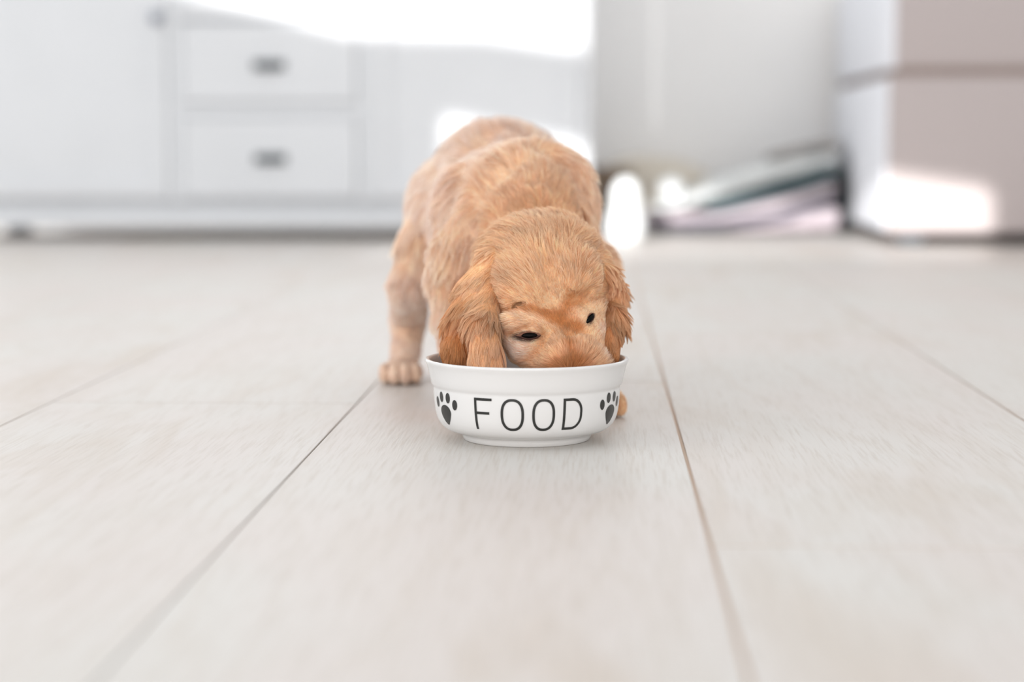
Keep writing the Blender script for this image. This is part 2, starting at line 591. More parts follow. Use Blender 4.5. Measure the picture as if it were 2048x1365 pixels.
# wicker basket: woven bands as stuff
basket = empty('basket', R(*[room_at(1212, 440, 5.67)[0], 5.67, 0]), -YAW)
tag(basket, 'low brown wicker basket beside the end of the sideboard', 'basket')
M_wick = noisy('wicker', lin(150, 132, 114), lin(116, 100, 86), (60, 60, 60), 0.8, 0.2)
gw = []
for k in range(11):
    z = 0.012 + k * 0.0155
    r = 0.052 + 0.0016 * k
    V, Fc = [], []
    n, m = 40, 6
    for i in range(n):
        a = 2 * math.pi * i / n
        rr = r + 0.0022 * math.sin(a * 14 + (k % 2) * math.pi)
        for j in range(m):
            b = 2 * math.pi * j / m
            V.append(((rr + 0.004 * math.cos(b)) * math.cos(a), (rr + 0.004 * math.cos(b)) * math.sin(a), z + 0.0085 * math.sin(b)))
    for i in range(n):
        for j in range(m):
            Fc.append((i * m + j, ((i + 1) % n) * m + j, ((i + 1) % n) * m + (j + 1) % m, i * m + (j + 1) % m))
    gw.append((V, Fc))
tag(mesh_obj('weave', *join(*gw), M_wick, basket), kind='stuff')
mesh_obj('base', *lathe([(0.0, 0.001), (0.052, 0.001), (0.053, 0.006), (0.0, 0.006)], 32), M_wick, basket)

# white gourd vase and white ball
M_white = principled('white_glaze', lin(240, 243, 243), 0.3, 0.5)[0]
vv = 4.98
vu, _ = room_at(1251, 460, vv)
s = vv / F
vase = mesh_obj('vase', *lathe([(0, 0.0), (24 * s, 0.0), (34 * s, 8 * s), (38 * s, 24 * s), (37 * s, 42 * s), (32 * s, 58 * s), (28 * s, 68 * s), (27.5 * s, 78 * s),
                                (28 * s, 88 * s), (27 * s, 100 * s), (23 * s, 112 * s), (16 * s, 122 * s), (8 * s, 127 * s), (0, 128 * s)], 32), M_white, loc=R(vu, vv, 0))
tag(vase, 'white two-lobed closed vase standing on the floor beyond the puppy', 'vase')
bu, bz = room_at(1342, 381, 5.30)
br = 26 * 5.3 / F
ball_z = bz
V, Fc = [], []
ball = mesh_obj('ball', *lathe([(br * math.sin(math.pi * i / 16), -br * math.cos(math.pi * i / 16)) for i in range(17)], 28), M_white, loc=R(bu, HV + 0.02, 0.0))
ball.location = R(room_at(1342, 381, HV + 0.03)[0], HV + 0.03, room_at(1342, 378, HV + 0.03)[1])
tag(ball, 'small white ball lying on the heap next to the vase', 'ball')

# ------------------------------------------------------------------ bowl
BX, BY = 0.0116, 1.600
bowl = empty('food_bowl', (BX, BY, 0))
tag(bowl, 'white glazed ceramic bowl lettered in black with the puppy eating from it', 'bowl')


def bowl_material():
    m, N, L, p = principled('bowl_glaze', lin(218, 217, 216), 0.14, 0.4)
    p.inputs['Coat Weight'].default_value = 0.0
    p.inputs['Coat Roughness'].default_value = 0.08
    return m


M_bowl = bowl_material()
_ctrl = [(0.0, 0.0022), (0.044, 0.0022), (0.0465, 0.0004), (0.0488, 0.0), (0.0500, 0.0010), (0.0508, 0.0034), (0.0514, 0.0052), (0.0530, 0.0062), (0.0570, 0.0070),
         (0.0618, 0.0086), (0.0655, 0.0108), (0.0685, 0.0140), (0.0705, 0.0180), (0.0718, 0.0225), (0.0727, 0.0280), (0.0733, 0.0340), (0.0737, 0.0395), (0.0737, 0.0415), (0.0737, 0.0425),
         (0.0740, 0.0434), (0.0748, 0.0444), (0.0756, 0.0462), (0.0764, 0.0500), (0.0773, 0.0540), (0.0782, 0.0580), (0.0792, 0.0608), (0.0800, 0.0624), (0.0802, 0.0636), (0.0797, 0.0644),
         (0.0785, 0.0647), (0.0772, 0.0644), (0.0763, 0.0634), (0.0756, 0.0610), (0.0740, 0.0500), (0.0715, 0.0400), (0.0690, 0.0280), (0.0640, 0.0170), (0.0540, 0.0100), (0.0380, 0.0075), (0.0, 0.0070)]
body = mesh_obj('body', *lathe(_ctrl, 128), M_bowl, bowl)
_out = [(r, z) for r, z in _ctrl[4:28]]


def bowl_r(z):
    return float(np.interp(z, [q[1] for q in _out], [q[0] for q in _out]))


def decal(name, polys, parent):
    """polys: list of triangle soups in (theta, z); laid just proud of the glaze"""
    V, Fc = [], []
    for verts, faces in polys:
        n = len(V)
        for t, z in verts:
            r = bowl_r(z) + 0.00028
            V.append((r * math.sin(t), -r * math.cos(t), z))
        Fc += [tuple(i + n for i in f) for f in faces]
    return mesh_obj(name, V, Fc, M_ink, parent)


M_ink = principled('black_ink', lin(38, 38, 36), 0.28, 0.5)[0]
RB = 0.0722


def stroke(pts, w, closed=False):
    """ribbon of width w along (s,z) metres; converted to (theta,z)"""
    pts = np.array(pts, float)
    n = len(pts)
    if closed:
        T = np.roll(pts, -1, 0) - np.roll(pts, 1, 0)
    else:
        T = np.gradient(pts, axis=0)
    T /= np.linalg.norm(T, axis=1)[:, None]
    Nn = np.stack([-T[:, 1], T[:, 0]], 1)
    A, B = pts + Nn * w / 2, pts - Nn * w / 2
    V = [(a[0] / RB, a[1]) for a in A] + [(b[0] / RB, b[1]) for b in B]
    Fc = []
    for i in range(n if closed else n - 1):
        j = (i + 1) % n
        Fc.append((i, j, n + j, n + i))
    return V, Fc


def seg(a, b, w, k=10):
    return stroke([(a[0] + (b[0] - a[0]) * i / k, a[1] + (b[1] - a[1]) * i / k) for i in range(k + 1)], w)


ZT, ZB, SWD = 0.0404, 0.0158, 0.00205
h2 = SWD / 2


def s_of(px):
    """arc position on the bowl front of a pixel column"""
    x = (px - 1053.5) / 2665.0
    return RB * math.asin(max(-1, min(1, x / RB)))


f0, f1 = s_of(948), s_of(983)
decal('letter', [seg((f0 + h2, ZB), (f0 + h2, ZT), SWD), seg((f0, ZT - h2), (f1, ZT - h2), SWD), seg((f0, 0.0288), (f1 - 0.0022, 0.0288), SWD)], bowl)


def big_o(a, b):
    c, hw = (a + b) / 2, (b - a) / 2 - h2
    cz, hh = (ZT + ZB) / 2, (ZT - ZB) / 2 + 0.0002 - h2
    pts = []
    for i in range(64):
        t = 2 * math.pi * i / 64
        ct, st = math.cos(t), math.sin(t)
        pts.append((c + hw * math.copysign(abs(ct) ** 0.82, ct), cz + hh * math.copysign(abs(st) ** 0.82, st)))
    return stroke(pts, SWD, True)


decal('letter', [big_o(s_of(1000), s_of(1047))], bowl)
decal('letter', [big_o(s_of(1063), s_of(1109))], bowl)
g0, g1 = s_of(1125), s_of(1164)
dp = [(g0 + h2 + (g1 - g0) * 0.40 * i / 4, ZT - h2) for i in range(5)]
cd, rd = g0 + h2 + (g1 - g0) * 0.40, (g1 - h2) - (g0 + h2 + (g1 - g0) * 0.40)
for i in range(1, 9):
    t = math.pi / 2 * i / 8
    dp.append((cd + rd * math.sin(t), ZT - h2 - 0.0095 * (1 - math.cos(t))))
for i in range(0, 9):
    t = math.pi / 2 * i / 8
    dp.append((cd + rd * math.cos(t), ZB + h2 + 0.0095 * (1 - math.sin(t)) - (0.0 if i else 0)))
dp += [(cd - (cd - g0 - h2) * i / 4, ZB + h2) for i in range(1, 5)]
decal('letter', [seg((g0 + h2, ZB), (g0 + h2, ZT), SWD), stroke(dp, SWD)], bowl)


def blob(cs, cz, fn, n=28, rings=4):
    V = [(cs / RB, cz)]
    Fc = []
    for k in range(1, rings + 1):
        for i in range(n):
            t = 2 * math.pi * i / n
            x, z = fn(t)
            V.append(((cs + x * k / rings) / RB, cz + z * k / rings))
    for i in range(n):
        Fc.append((0, 1 + i, 1 + (i + 1) % n))
        for k in range(rings - 1):
            a, b = 1 + k * n + i, 1 + k * n + (i + 1) % n
            Fc.append((a, a + n, b + n, b))
    return V, Fc


def pad(t):
    st, ct = math.sin(t), math.cos(t)
    if st >= 0:
        return 0.0078 * ct, 0.0060 * st
    k = -st
    return 0.0078 * ct * (1 - 0.45 * k ** 1.5), -0.0098 * k ** 1.1


for side in (-1, 1):
    c0 = RB * math.radians(60.0) * side + (0.0035 if side > 0 else 0)
    pr = empty('paw_print', (0, 0, 0)); pr.parent = bowl
    decal('pad', [blob(c0, 0.0255, pad)], pr)
    for dx, dz, tl in ((-0.0135, 0.0072, 0.16), (-0.0050, 0.0118, 0.07), (0.0050, 0.0118, -0.07), (0.0135, 0.0072, -0.16)):
        def toe(t, tl=tl):
            x, z = 0.0029 * math.cos(t), 0.0041 * math.sin(t)
            return x * math.cos(tl) - z * math.sin(tl), x * math.sin(tl) + z * math.cos(tl)
        decal('toe', [blob(c0 + dx, 0.0255 + dz, toe, 20, 3)], pr)

# ------------------------------------------------------------------ puppy


def nrm(a):
    a = np.asarray(a, float)
    return a / np.linalg.norm(a)


H0 = W(1088, 560, 1.645)
NOSE = W(1150, 757, 1.562)
hf = nrm(NOSE - H0)                                   # towards the nose
hr = np.array([0.93, 0.20, 0.27]); hr = nrm(hr - hf * hr.dot(hf))   # the puppy's left, right in the picture
hu = np.cross(hr, hf)
if hu[1] > 0: hu = -hu
HM = np.stack([hr, hf, hu])                            # rows: local axes


def Hp(a, b, c):
    return H0 + hr * a + hf * b + hu * c


class Ell:
    def __init__(s, c, r, M=None):
        s.c, s.r, s.M = np.asarray(c, float), np.asarray(r, float), M
        s.R = max(s.r)

    def f(s, P):
        q = P - s.c
        if s.M is not None:
            q = q @ s.M.T
        k0 = np.sqrt(((q / s.r) ** 2).sum(-1))
        k1 = np.sqrt(((q / s.r ** 2) ** 2).sum(-1)) + 1e-9
        return k0 * (k0 - 1) / k1


class Cone:
    def __init__(s, a, b, ra, rb):
        s.a, s.b, s.ra, s.rb = np.asarray(a, float), np.asarray(b, float), ra, rb

    def f(s, P):
        ab = s.b - s.a
        t = np.clip(((P - s.a) @ ab) / ab.dot(ab), 0, 1)
        return np.sqrt(((P - (s.a + t[..., None] * ab)) ** 2).sum(-1)) - (s.ra + t * (s.rb - s.ra))


def smin(a, b, k):
    h = np.clip(0.5 + 0.5 * (b - a) / k, 0, 1)
    return b * (1 - h) + a * h - k * h * (1 - h)


def smax(a, b, k):
    return -smin(-a, -b, k)


# (shape, blend, sign)
BODY = [
    # rump, loin, chest, withers
    (Ell(W(1003, 452, 2.03), (0.080, 0.100, 0.092)), 0.0, 1),
    (Ell(W(1002, 330, 2.04), (0.052, 0.070, 0.038)), 0.035, 1),
    (Ell(W(1014, 455, 1.94), (0.073, 0.090, 0.074)), 0.025, 1),
    (Ell(W(1032, 462, 1.855), (0.065, 0.070, 0.070)), 0.025, 1),
    (Ell(W(1075, 352, 1.86), (0.036, 0.050, 0.024)), 0.03, 1),
    # shoulders
    (Ell(W(925, 455, 1.845), (0.024, 0.036, 0.056)), 0.02, 1),
    (Ell(W(1128, 440, 1.845), (0.028, 0.038, 0.050)), 0.02, 1),
    # neck
    (Cone(W(1055, 400, 1.83), W(1076, 548, 1.71), 0.048, 0.036), 0.022, 1),
    # skull
    (Ell(Hp(0, 0.003, -0.001), (0.0545, 0.052, 0.047), HM), 0.016, 1),
    (Ell(Hp(0, -0.028, 0.000), (0.043, 0.032, 0.034), HM), 0.018, 1),
    # brows
    (Ell(Hp(-0.021, 0.030, 0.028), (0.020, 0.022, 0.017), HM), 0.012, 1),
    (Ell(Hp(0.021, 0.030, 0.028), (0.019, 0.022, 0.017), HM), 0.012, 1),
    # cheeks
    (Ell(Hp(-0.027, 0.052, 0.002), (0.019, 0.034, 0.028), HM), 0.012, 1),
    (Ell(Hp(0.021, 0.046, -0.006), (0.017, 0.034, 0.026), HM), 0.010, 1),
    # muzzle, flews, chin
    (Ell(Hp(0, 0.068, 0.004), (0.0225, 0.036, 0.0195), HM), 0.012, 1),
    (Ell(Hp(0, 0.090, 0.003), (0.0195, 0.020, 0.016), HM), 0.008, 1),
    (Ell(Hp(-0.013, 0.082, -0.012), (0.017, 0.024, 0.017), HM), 0.008, 1),
    (Ell(Hp(0.013, 0.082, -0.012), (0.017, 0.024, 0.017), HM), 0.008, 1),
    (Cone(Hp(0, 0.03, -0.025), Hp(0, 0.078, -0.026), 0.022, 0.012), 0.010, 1),
    # throat to chest
    (Cone(Hp(0, 0.0, -0.03), W(1045, 560, 1.79), 0.030, 0.045), 0.02, 1),
    # hind legs (puppy's right is on the picture's left)
    (Ell(W(874, 462, 2.02), (0.030, 0.055, 0.062)), 0.022, 1),
    (Cone(W(848, 500, 1.99), W(824, 565, 1.975), 0.026, 0.0175), 0.018, 1),
    (Cone(W(822, 565, 1.975), W(816, 645, 2.045), 0.0185, 0.0150), 0.010, 1),
    (Cone(W(815, 645, 2.045), W(808, 745, 2.020), 0.0150, 0.0135), 0.010, 1),
    (Ell(W(803, 744, 1.990), (0.0205, 0.030, 0.0135)), 0.010, 1),
    (Ell(W(1122, 455, 2.03), (0.030, 0.055, 0.062)), 0.022, 1),
    (Cone(W(1145, 505, 2.0), W(1148, 565, 1.985), 0.030, 0.0185), 0.018, 1),
    (Cone(W(1148, 565, 1.985), W(1146, 640, 2.06), 0.0185, 0.0150), 0.010, 1),
    (Cone(W(1146, 640, 2.06), W(1144, 735, 2.035), 0.0150, 0.0135), 0.010, 1),
    (Ell(W(1142, 733, 2.005), (0.0195, 0.030, 0.0135)), 0.010, 1),
    # fore legs
    (Ell(W(910, 535, 1.815), (0.0225, 0.026, 0.034)), 0.022, 1),
    (Cone(W(903, 560, 1.81), W(899, 640, 1.80), 0.0205, 0.0140), 0.012, 1),
    (Cone(W(899, 640, 1.80), W(918, 780, 1.770), 0.0135, 0.0130), 0.008, 1),
    (Ell(W(930, 803, 1.745), (0.0195, 0.030, 0.0135)), 0.008, 1),
    (Ell(W(1170, 545, 1.815), (0.026, 0.030, 0.034)), 0.016, 1),
    (Cone(W(1180, 565, 1.80), W(1186, 650, 1.79), 0.0205, 0.0140), 0.012, 1),
    (Cone(W(1186, 650, 1.79), W(1194, 780, 1.770), 0.0135, 0.0130), 0.008, 1),
    (Ell(W(1203, 800, 1.748), (0.0190, 0.030, 0.0135)), 0.008, 1),
    # tail, hanging behind
    (Cone(W(1000, 400, 2.12), W(1004, 500, 2.175), 0.014, 0.006), 0.012, 1),
    # eye sockets and stop
    (Ell(Hp(-0.0275, 0.052, 0.0245), (0.0085, 0.0065, 0.007), HM), 0.006, -1),
    (Ell(Hp(0.0275, 0.052, 0.0245), (0.0085, 0.0065, 0.007), HM), 0.006, -1),
    (Ell(Hp(0, 0.040, 0.044), (0.006, 0.022, 0.011), HM), 0.010, -1),
]
# toes
for (px, py, d), hw in (((803, 744, 1.990), 0.0205), ((1142, 733, 2.005), 0.0195), ((930, 803, 1.745), 0.0195), ((1203, 800, 1.748), 0.019)):
    c = W(px, py, d); c[2] = 0.0105
    for k, (ox, oy) in enumerate(((-0.0150, -0.020), (-0.0053, -0.027), (0.0053, -0.027), (0.0150, -0.020))):
        BODY.append((Ell(c + np.array([ox, oy, 0.0]), (0.0057, 0.0120, 0.0096)), 0.0012, 1))

def sdf(prims, P):
    d = None
    for s, k, sg in prims:
        v = s.f(P)
        if d is None:
            d = v
        elif sg > 0:
            d = smin(d, v, k)
        else:
            d = smax(d, -v, k)
    return d


def march(prims, px, py, d0=1.45, d1=2.2, prim2=None):
    """the point where the line of sight through a pixel meets the body"""
    k = pdir(px, py)
    t = d0
    for _ in range(90):
        p = CAM + k * (t / k[1])
        v = float(sdf(prims, p[None])[0])
        if v < 0.0004 or t > d1:
            break
        t += max(v * 0.8, 0.0004)
    return p if t < d1 else None


def surface_nets(prims, pad=0.01, h=0.0022, zmin=None):
    lo = np.min([np.minimum(s.c - s.R, s.c - s.R) if isinstance(s, Ell) else np.minimum(s.a, s.b) - max(s.ra, s.rb) for s, k, g in prims if g > 0], 0) - pad
    hi = np.max([s.c + s.R if isinstance(s, Ell) else np.maximum(s.a, s.b) + max(s.ra, s.rb) for s, k, g in prims if g > 0], 0) + pad
    n = np.ceil((hi - lo) / h).astype(int) + 1
    xs = [(lo[i] + h * np.arange(n[i])) for i in range(3)]
    D = np.full(tuple(n), 1.0, np.float32)
    # evaluate in blocks, skipping blocks far from the surface
    B = 12
    for i in range(0, n[0], B):
        for j in range(0, n[1], B):
            for k in range(0, n[2], B):
                ii, jj, kk = [slice(a, min(a + B, m)) for a, m in zip((i, j, k), n)]
                c = np.array([xs[0][ii].mean(), xs[1][jj].mean(), xs[2][kk].mean()])
                dc = float(sdf(prims, c[None])[0])
                if abs(dc) > B * h * 1.9:
                    D[ii, jj, kk] = dc
                    continue
                G = np.stack(np.meshgrid(xs[0][ii], xs[1][jj], xs[2][kk], indexing='ij'), -1)
                act = [(s, kb, g) for s, kb, g in prims if g < 0 or float(s.f(c[None])[0]) < B * h * 1.2 + 0.05 or s is prims[0][0]]
                D[ii, jj, kk] = sdf(act, G)
    if zmin is not None:
        D = np.maximum(D, (zmin - xs[2])[None, None, :].astype(np.float32))
    S = D < 0
    cs = [(a, b, c) for a in (0, 1) for b in (0, 1) for c in (0, 1)]
    m = n - 1
    sl = lambda o: tuple(slice(o[i], o[i] + m[i]) for i in range(3))
    cnt = sum(S[sl(o)].astype(np.int8) for o in cs)
    act = (cnt > 0) & (cnt < 8)
    idx = np.full(tuple(m), -1, np.int64)
    A = np.argwhere(act)
    idx[act] = np.arange(len(A))
    acc = np.zeros((len(A), 3)); w = np.zeros(len(A))
    for a in range(8):
        for b in range(a + 1, 8):
            oa, ob = np.array(cs[a]), np.array(cs[b])
            if np.abs(oa - ob).sum() != 1: continue
            va = D[tuple((A + oa).T)]; vb = D[tuple((A + ob).T)]
            cr = (va < 0) != (vb < 0)
            t = np.where(cr, va / np.where(cr, va - vb, 1), 0)
            p = A + oa + t[:, None] * (ob - oa)
            acc += np.where(cr[:, None], p, 0); w += cr
    V = lo + h * acc / w[:, None]
    Q = []
    for ax in range(3):
        o1, o2 = [(1, 2), (2, 0), (0, 1)][ax]
        e = np.zeros(3, int); e[ax] = 1
        lo_ = [0, 0, 0]; lo_[o1] = 1; lo_[o2] = 1
        s0 = tuple(slice(lo_[i], m[i]) for i in range(3))
        s1 = tuple(slice(lo_[i] + e[i], m[i] + e[i]) for i in range(3))
        a0, a1 = S[s0], S[s1]
        E = np.argwhere(a0 != a1) + np.array(lo_)
        flip = a0[a0 != a1]
        d1, d2 = np.zeros(3, int), np.zeros(3, int); d1[o1] = 1; d2[o2] = 1
        g = lambda q: idx[tuple(q.T)]
        q = np.stack([g(E), g(E - d1), g(E - d1 - d2), g(E - d2)], 1)
        q[~flip] = q[~flip][:, ::-1]
        Q.append(q)
    Q = np.concatenate(Q)
    Q = Q[(Q >= 0).all(1)]
    # outward orientation check
    tri = V[Q[:, :3]]
    nn = np.cross(tri[:, 1] - tri[:, 0], tri[:, 2] - tri[:, 0])
    cen = tri.mean(1)
    samp = slice(0, len(Q), max(1, len(Q) // 500))
    o = sdf(prims, cen[samp] + nn[samp] / (np.linalg.norm(nn[samp], axis=1)[:, None] + 1e-12) * h) - sdf(prims, cen[samp])
    if np.mean(o > 0) < 0.5:
        Q = Q[:, ::-1]
    return V, Q


def np_mesh(name, V, Q, mat, parent):
    me = bpy.data.meshes.new(name)
    me.vertices.add(len(V)); me.vertices.foreach_set('co', V.astype(np.float32).ravel())
    me.loops.add(len(Q) * 4); me.loops.foreach_set('vertex_index', Q.astype(np.int32).ravel())
    me.polygons.add(len(Q)); me.polygons.foreach_set('loop_start', np.arange(0, len(Q) * 4, 4, dtype=np.int32))
    me.polygons.foreach_set('use_smooth', np.ones(len(Q), bool))
    me.update(calc_edges=True); me.validate()
    me.materials.append(mat)
    o = bpy.data.objects.new(name, me); C.objects.link(o)
    o.parent = parent
    return o


def march_many(prims, pix, d0=1.45, d1=2.2):
    """vectorised march; one row per pixel, None where the sight line misses"""
    K = np.array([pdir(x, y) for x, y in pix]); K = K / K[:, 1:2]
    t = np.full(len(K), d0)
    for _ in range(70):
        v = sdf(prims, CAM + K * t[:, None])
        t = np.where((v < 0.0004) | (t > d1), t, t + np.maximum(v * 0.85, 0.0004))
    return [CAM + K[i] * t[i] if t[i] < d1 else None for i in range(len(K))]


# creases and folds of the skin, pressed in along lines found on the body
CREASES = [
    ([(1022, 618), (1045, 617), (1075, 622), (1100, 636), (1122, 650)], 0.0030, 0.0020, 0.006),
    ([(1165, 606), (1190, 594), (1216, 592)], 0.0028, 0.0022, 0.004),
    ([(1140, 600), (1128, 640), (1140, 664), (1170, 662)], 0.0040, 0.0022, 0.006),
    ([(990, 684), (1018, 672), (1045, 661)], 0.0026, 0.0022, 0.004),
    ([(1090, 672), (1080, 695), (1060, 716), (1036, 738)], 0.0036, 0.0022, 0.006),
    ([(975, 268), (950, 300), (915, 340), (885, 390), (868, 450)], 0.0100, 0.0075, 0.018),
    ([(1018, 322), (980, 352), (955, 395), (940, 450), (942, 500)], 0.0090, 0.0068, 0.018),
    ([(1100, 296), (1140, 330), (1168, 380)], 0.0080, 0.0062, 0.016),
    ([(846, 470), (856, 500), (862, 560)], 0.0090, 0.0040, 0.010),
    ([(872, 560), (900, 575), (925, 560)], 0.0060, 0.0048, 0.010),
]
_new = []
# plump pads over the eyes
for px, py, r in ((1046, 641, (0.015, 0.007, 0.0080)), (1080, 652, (0.007, 0.006, 0.007)), (1184, 612, (0.010, 0.006, 0.008)), (1160, 634, (0.006, 0.006, 0.006))):
    q = march(BODY, px, py)
    _new.append((Ell(q + nrm(q - CAM) * r[1] * 0.65, r), 0.009, 1))
BODY += _new
_new = []
for pts, r, lift_, kk in CREASES:
    S_ = march_many(BODY, pts)
    S_ = [q - nrm(q - CAM) * lift_ for q in S_ if q is not None]
    for a_, b_ in zip(S_[:-1], S_[1:]):
        if np.linalg.norm(a_ - b_) < 0.07:
            _new.append((Cone(a_, b_, r, r), kk, -1))
BODY += _new


def sunk(px, py, r, out):
    """centre of a ball of radius r standing out of the head by `out` at this place"""
    q = march(BODY, px, py)
    return q + nrm(q - CAM) * (r - out)


# the ears: rows of hanging locks growing out of the side of the skull
EAR_L = [
    (Cone(sunk(988, 528, 0.014, -0.0015), W(952, 590, 1.622), 0.014, 0.0140), 0.0, 1),
    (Cone(W(952, 590, 1.622), W(932, 645, 1.604), 0.0140, 0.0135), 0.012, 1),
    (Cone(W(932, 645, 1.604), W(918, 705, 1.594), 0.0135, 0.0125), 0.012, 1),
    (Cone(W(918, 705, 1.594), W(922, 760, 1.584), 0.0125, 0.0080), 0.010, 1),
    (Cone(sunk(985, 590, 0.010, 0.001), W(966, 645, 1.582), 0.010, 0.0098), 0.014, 1),
    (Cone(W(966, 645, 1.582), W(966, 745, 1.562), 0.0098, 0.0100), 0.006, 1),
    (Cone(sunk(990, 618, 0.0045, 0.002), W(982, 690, 1.574), 0.0045, 0.0055), 0.006, 1),
    (Cone(W(982, 690, 1.574), W(991, 748, 1.564), 0.0055, 0.0060), 0.006, 1),
]
EAR_R = [
    (Cone(sunk(1208, 548, 0.009, -0.001), W(1218, 590, 1.652), 0.009, 0.0095), 0.0, 1),
    (Cone(W(1218, 590, 1.652), W(1225, 645, 1.622), 0.0095, 0.0080), 0.012, 1),
    (Cone(W(1225, 645, 1.622), W(1224, 715, 1.602), 0.0080, 0.0064), 0.008, 1),
    (Cone(W(1219, 620, 1.622), W(1218, 700, 1.596), 0.0055, 0.0050), 0.008, 1),
]


DOG0 = np.array([0.0, 1.85, 0.0])
dog = empty('puppy', tuple(DOG0))
tag(dog, 'golden cocker spaniel puppy standing head down with its muzzle in the bowl', 'puppy')


def coat_nodes(name, hair):
    m, N, L, p = principled(name, rough=0.6, spec=0.25)
    at = N.new('ShaderNodeAttribute'); at.attribute_name = 'coat'
    if hair:
        hi = N.new('ShaderNodeHairInfo')
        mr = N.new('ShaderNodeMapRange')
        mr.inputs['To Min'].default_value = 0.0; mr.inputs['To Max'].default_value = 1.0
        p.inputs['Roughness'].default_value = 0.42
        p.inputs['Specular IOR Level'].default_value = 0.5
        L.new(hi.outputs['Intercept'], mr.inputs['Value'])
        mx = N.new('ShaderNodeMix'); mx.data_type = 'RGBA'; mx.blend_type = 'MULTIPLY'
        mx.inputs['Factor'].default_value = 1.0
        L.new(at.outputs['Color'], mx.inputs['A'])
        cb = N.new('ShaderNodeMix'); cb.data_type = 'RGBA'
        cb.inputs['A'].default_value = (0.94, 0.78, 0.60, 1)  # root tint of the hair, warmed for light bouncing deep between hairs
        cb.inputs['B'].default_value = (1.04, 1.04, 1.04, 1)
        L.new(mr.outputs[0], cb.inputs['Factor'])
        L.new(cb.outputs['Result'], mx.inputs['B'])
        L.new(mx.outputs['Result'], p.inputs['Base Color'])
        tr = N.new('ShaderNodeBsdfTranslucent')
        L.new(mx.outputs['Result'], tr.inputs['Color'])
        ms = N.new('ShaderNodeMixShader'); ms.inputs['Fac'].default_value = 0.38
        L.new(p.outputs[0], ms.inputs[1]); L.new(tr.outputs[0], ms.inputs[2])
        L.new(ms.outputs[0], N['Material Output'].inputs['Surface'])
    else:
        L.new(at.outputs['Color'], p.inputs['Base Color'])
    return m


M_skin = coat_nodes('skin', False)
M_hair = coat_nodes('hair', True)

def wob(P, f, seed):
    """cheap smooth vector noise"""
    r = np.random.default_rng(seed)
    out = np.zeros_like(P)
    for k in range(5):
        K = r.normal(size=(3, 3)) * f
        ph = r.random(3) * 6.28
        out += np.sin(P @ K.T + ph)
    return out / 2.2


C_GOLD = np.array(lin(249, 220, 188)[:3])
C_PALE = np.array(lin(252, 232, 210)[:3])
C_DEEP = np.array(lin(204, 143, 88)[:3])
C_PINK = np.array(lin(255, 242, 236)[:3])


def facept(px, py):
    p = march(BODY, px, py)
    return p


# coat colour and painted light patches (pixel anchors -> points on the animal, radius, colour, strength)
_patch = [
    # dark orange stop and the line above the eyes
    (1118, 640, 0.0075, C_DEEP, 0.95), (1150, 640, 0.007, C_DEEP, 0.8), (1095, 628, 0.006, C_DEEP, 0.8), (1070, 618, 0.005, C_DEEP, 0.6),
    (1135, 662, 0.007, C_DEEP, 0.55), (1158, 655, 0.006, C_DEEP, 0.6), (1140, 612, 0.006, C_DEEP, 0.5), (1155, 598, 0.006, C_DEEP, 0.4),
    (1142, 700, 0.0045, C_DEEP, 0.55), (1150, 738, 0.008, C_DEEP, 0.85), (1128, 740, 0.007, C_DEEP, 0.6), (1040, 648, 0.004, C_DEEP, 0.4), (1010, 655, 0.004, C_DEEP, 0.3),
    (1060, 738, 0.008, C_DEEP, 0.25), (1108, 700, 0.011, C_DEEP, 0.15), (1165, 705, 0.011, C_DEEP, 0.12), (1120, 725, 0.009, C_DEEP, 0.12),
    # pale brow pads; cheek painted pinker to offset its shade
    (1020, 640, 0.010, C_PALE, 0.8), (1045, 632, 0.009, C_PALE, 0.7), (1000, 648, 0.008, C_PALE, 0.6), (1078, 648, 0.006, C_PALE, 0.55),
    (1165, 632, 0.006, C_PALE, 0.7), (1195, 610, 0.009, C_PALE, 0.6), (1030, 700, 0.013, C_PINK, 0.9), (1020, 722, 0.010, C_PINK, 0.7), (1050, 700, 0.009, C_PINK, 0.7),
    (1205, 660, 0.009, C_PINK, 0.7), (1200, 725, 0.007, C_PINK, 0.7),
    # painted sheen on back and flank; legs paled to offset their shade
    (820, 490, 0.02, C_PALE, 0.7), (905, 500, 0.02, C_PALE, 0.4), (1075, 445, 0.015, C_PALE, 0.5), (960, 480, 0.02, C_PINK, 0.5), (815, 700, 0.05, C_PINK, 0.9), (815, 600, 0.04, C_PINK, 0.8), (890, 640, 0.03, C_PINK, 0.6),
]
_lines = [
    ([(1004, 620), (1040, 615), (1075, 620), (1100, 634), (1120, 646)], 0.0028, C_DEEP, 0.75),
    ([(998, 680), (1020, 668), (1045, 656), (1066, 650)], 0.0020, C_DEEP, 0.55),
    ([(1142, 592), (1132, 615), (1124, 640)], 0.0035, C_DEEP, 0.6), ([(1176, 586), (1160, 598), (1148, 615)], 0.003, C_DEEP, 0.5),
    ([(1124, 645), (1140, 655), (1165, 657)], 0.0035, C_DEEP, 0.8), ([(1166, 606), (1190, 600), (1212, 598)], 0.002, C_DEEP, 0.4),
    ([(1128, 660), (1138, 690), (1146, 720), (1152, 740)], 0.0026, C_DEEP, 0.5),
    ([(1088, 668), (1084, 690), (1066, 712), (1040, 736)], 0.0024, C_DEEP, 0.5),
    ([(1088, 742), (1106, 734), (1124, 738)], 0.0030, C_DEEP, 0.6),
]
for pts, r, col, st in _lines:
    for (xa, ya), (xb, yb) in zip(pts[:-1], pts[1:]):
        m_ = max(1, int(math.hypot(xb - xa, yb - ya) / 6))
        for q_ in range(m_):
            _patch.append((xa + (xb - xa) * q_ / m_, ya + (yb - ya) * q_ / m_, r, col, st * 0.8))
PATCH = []
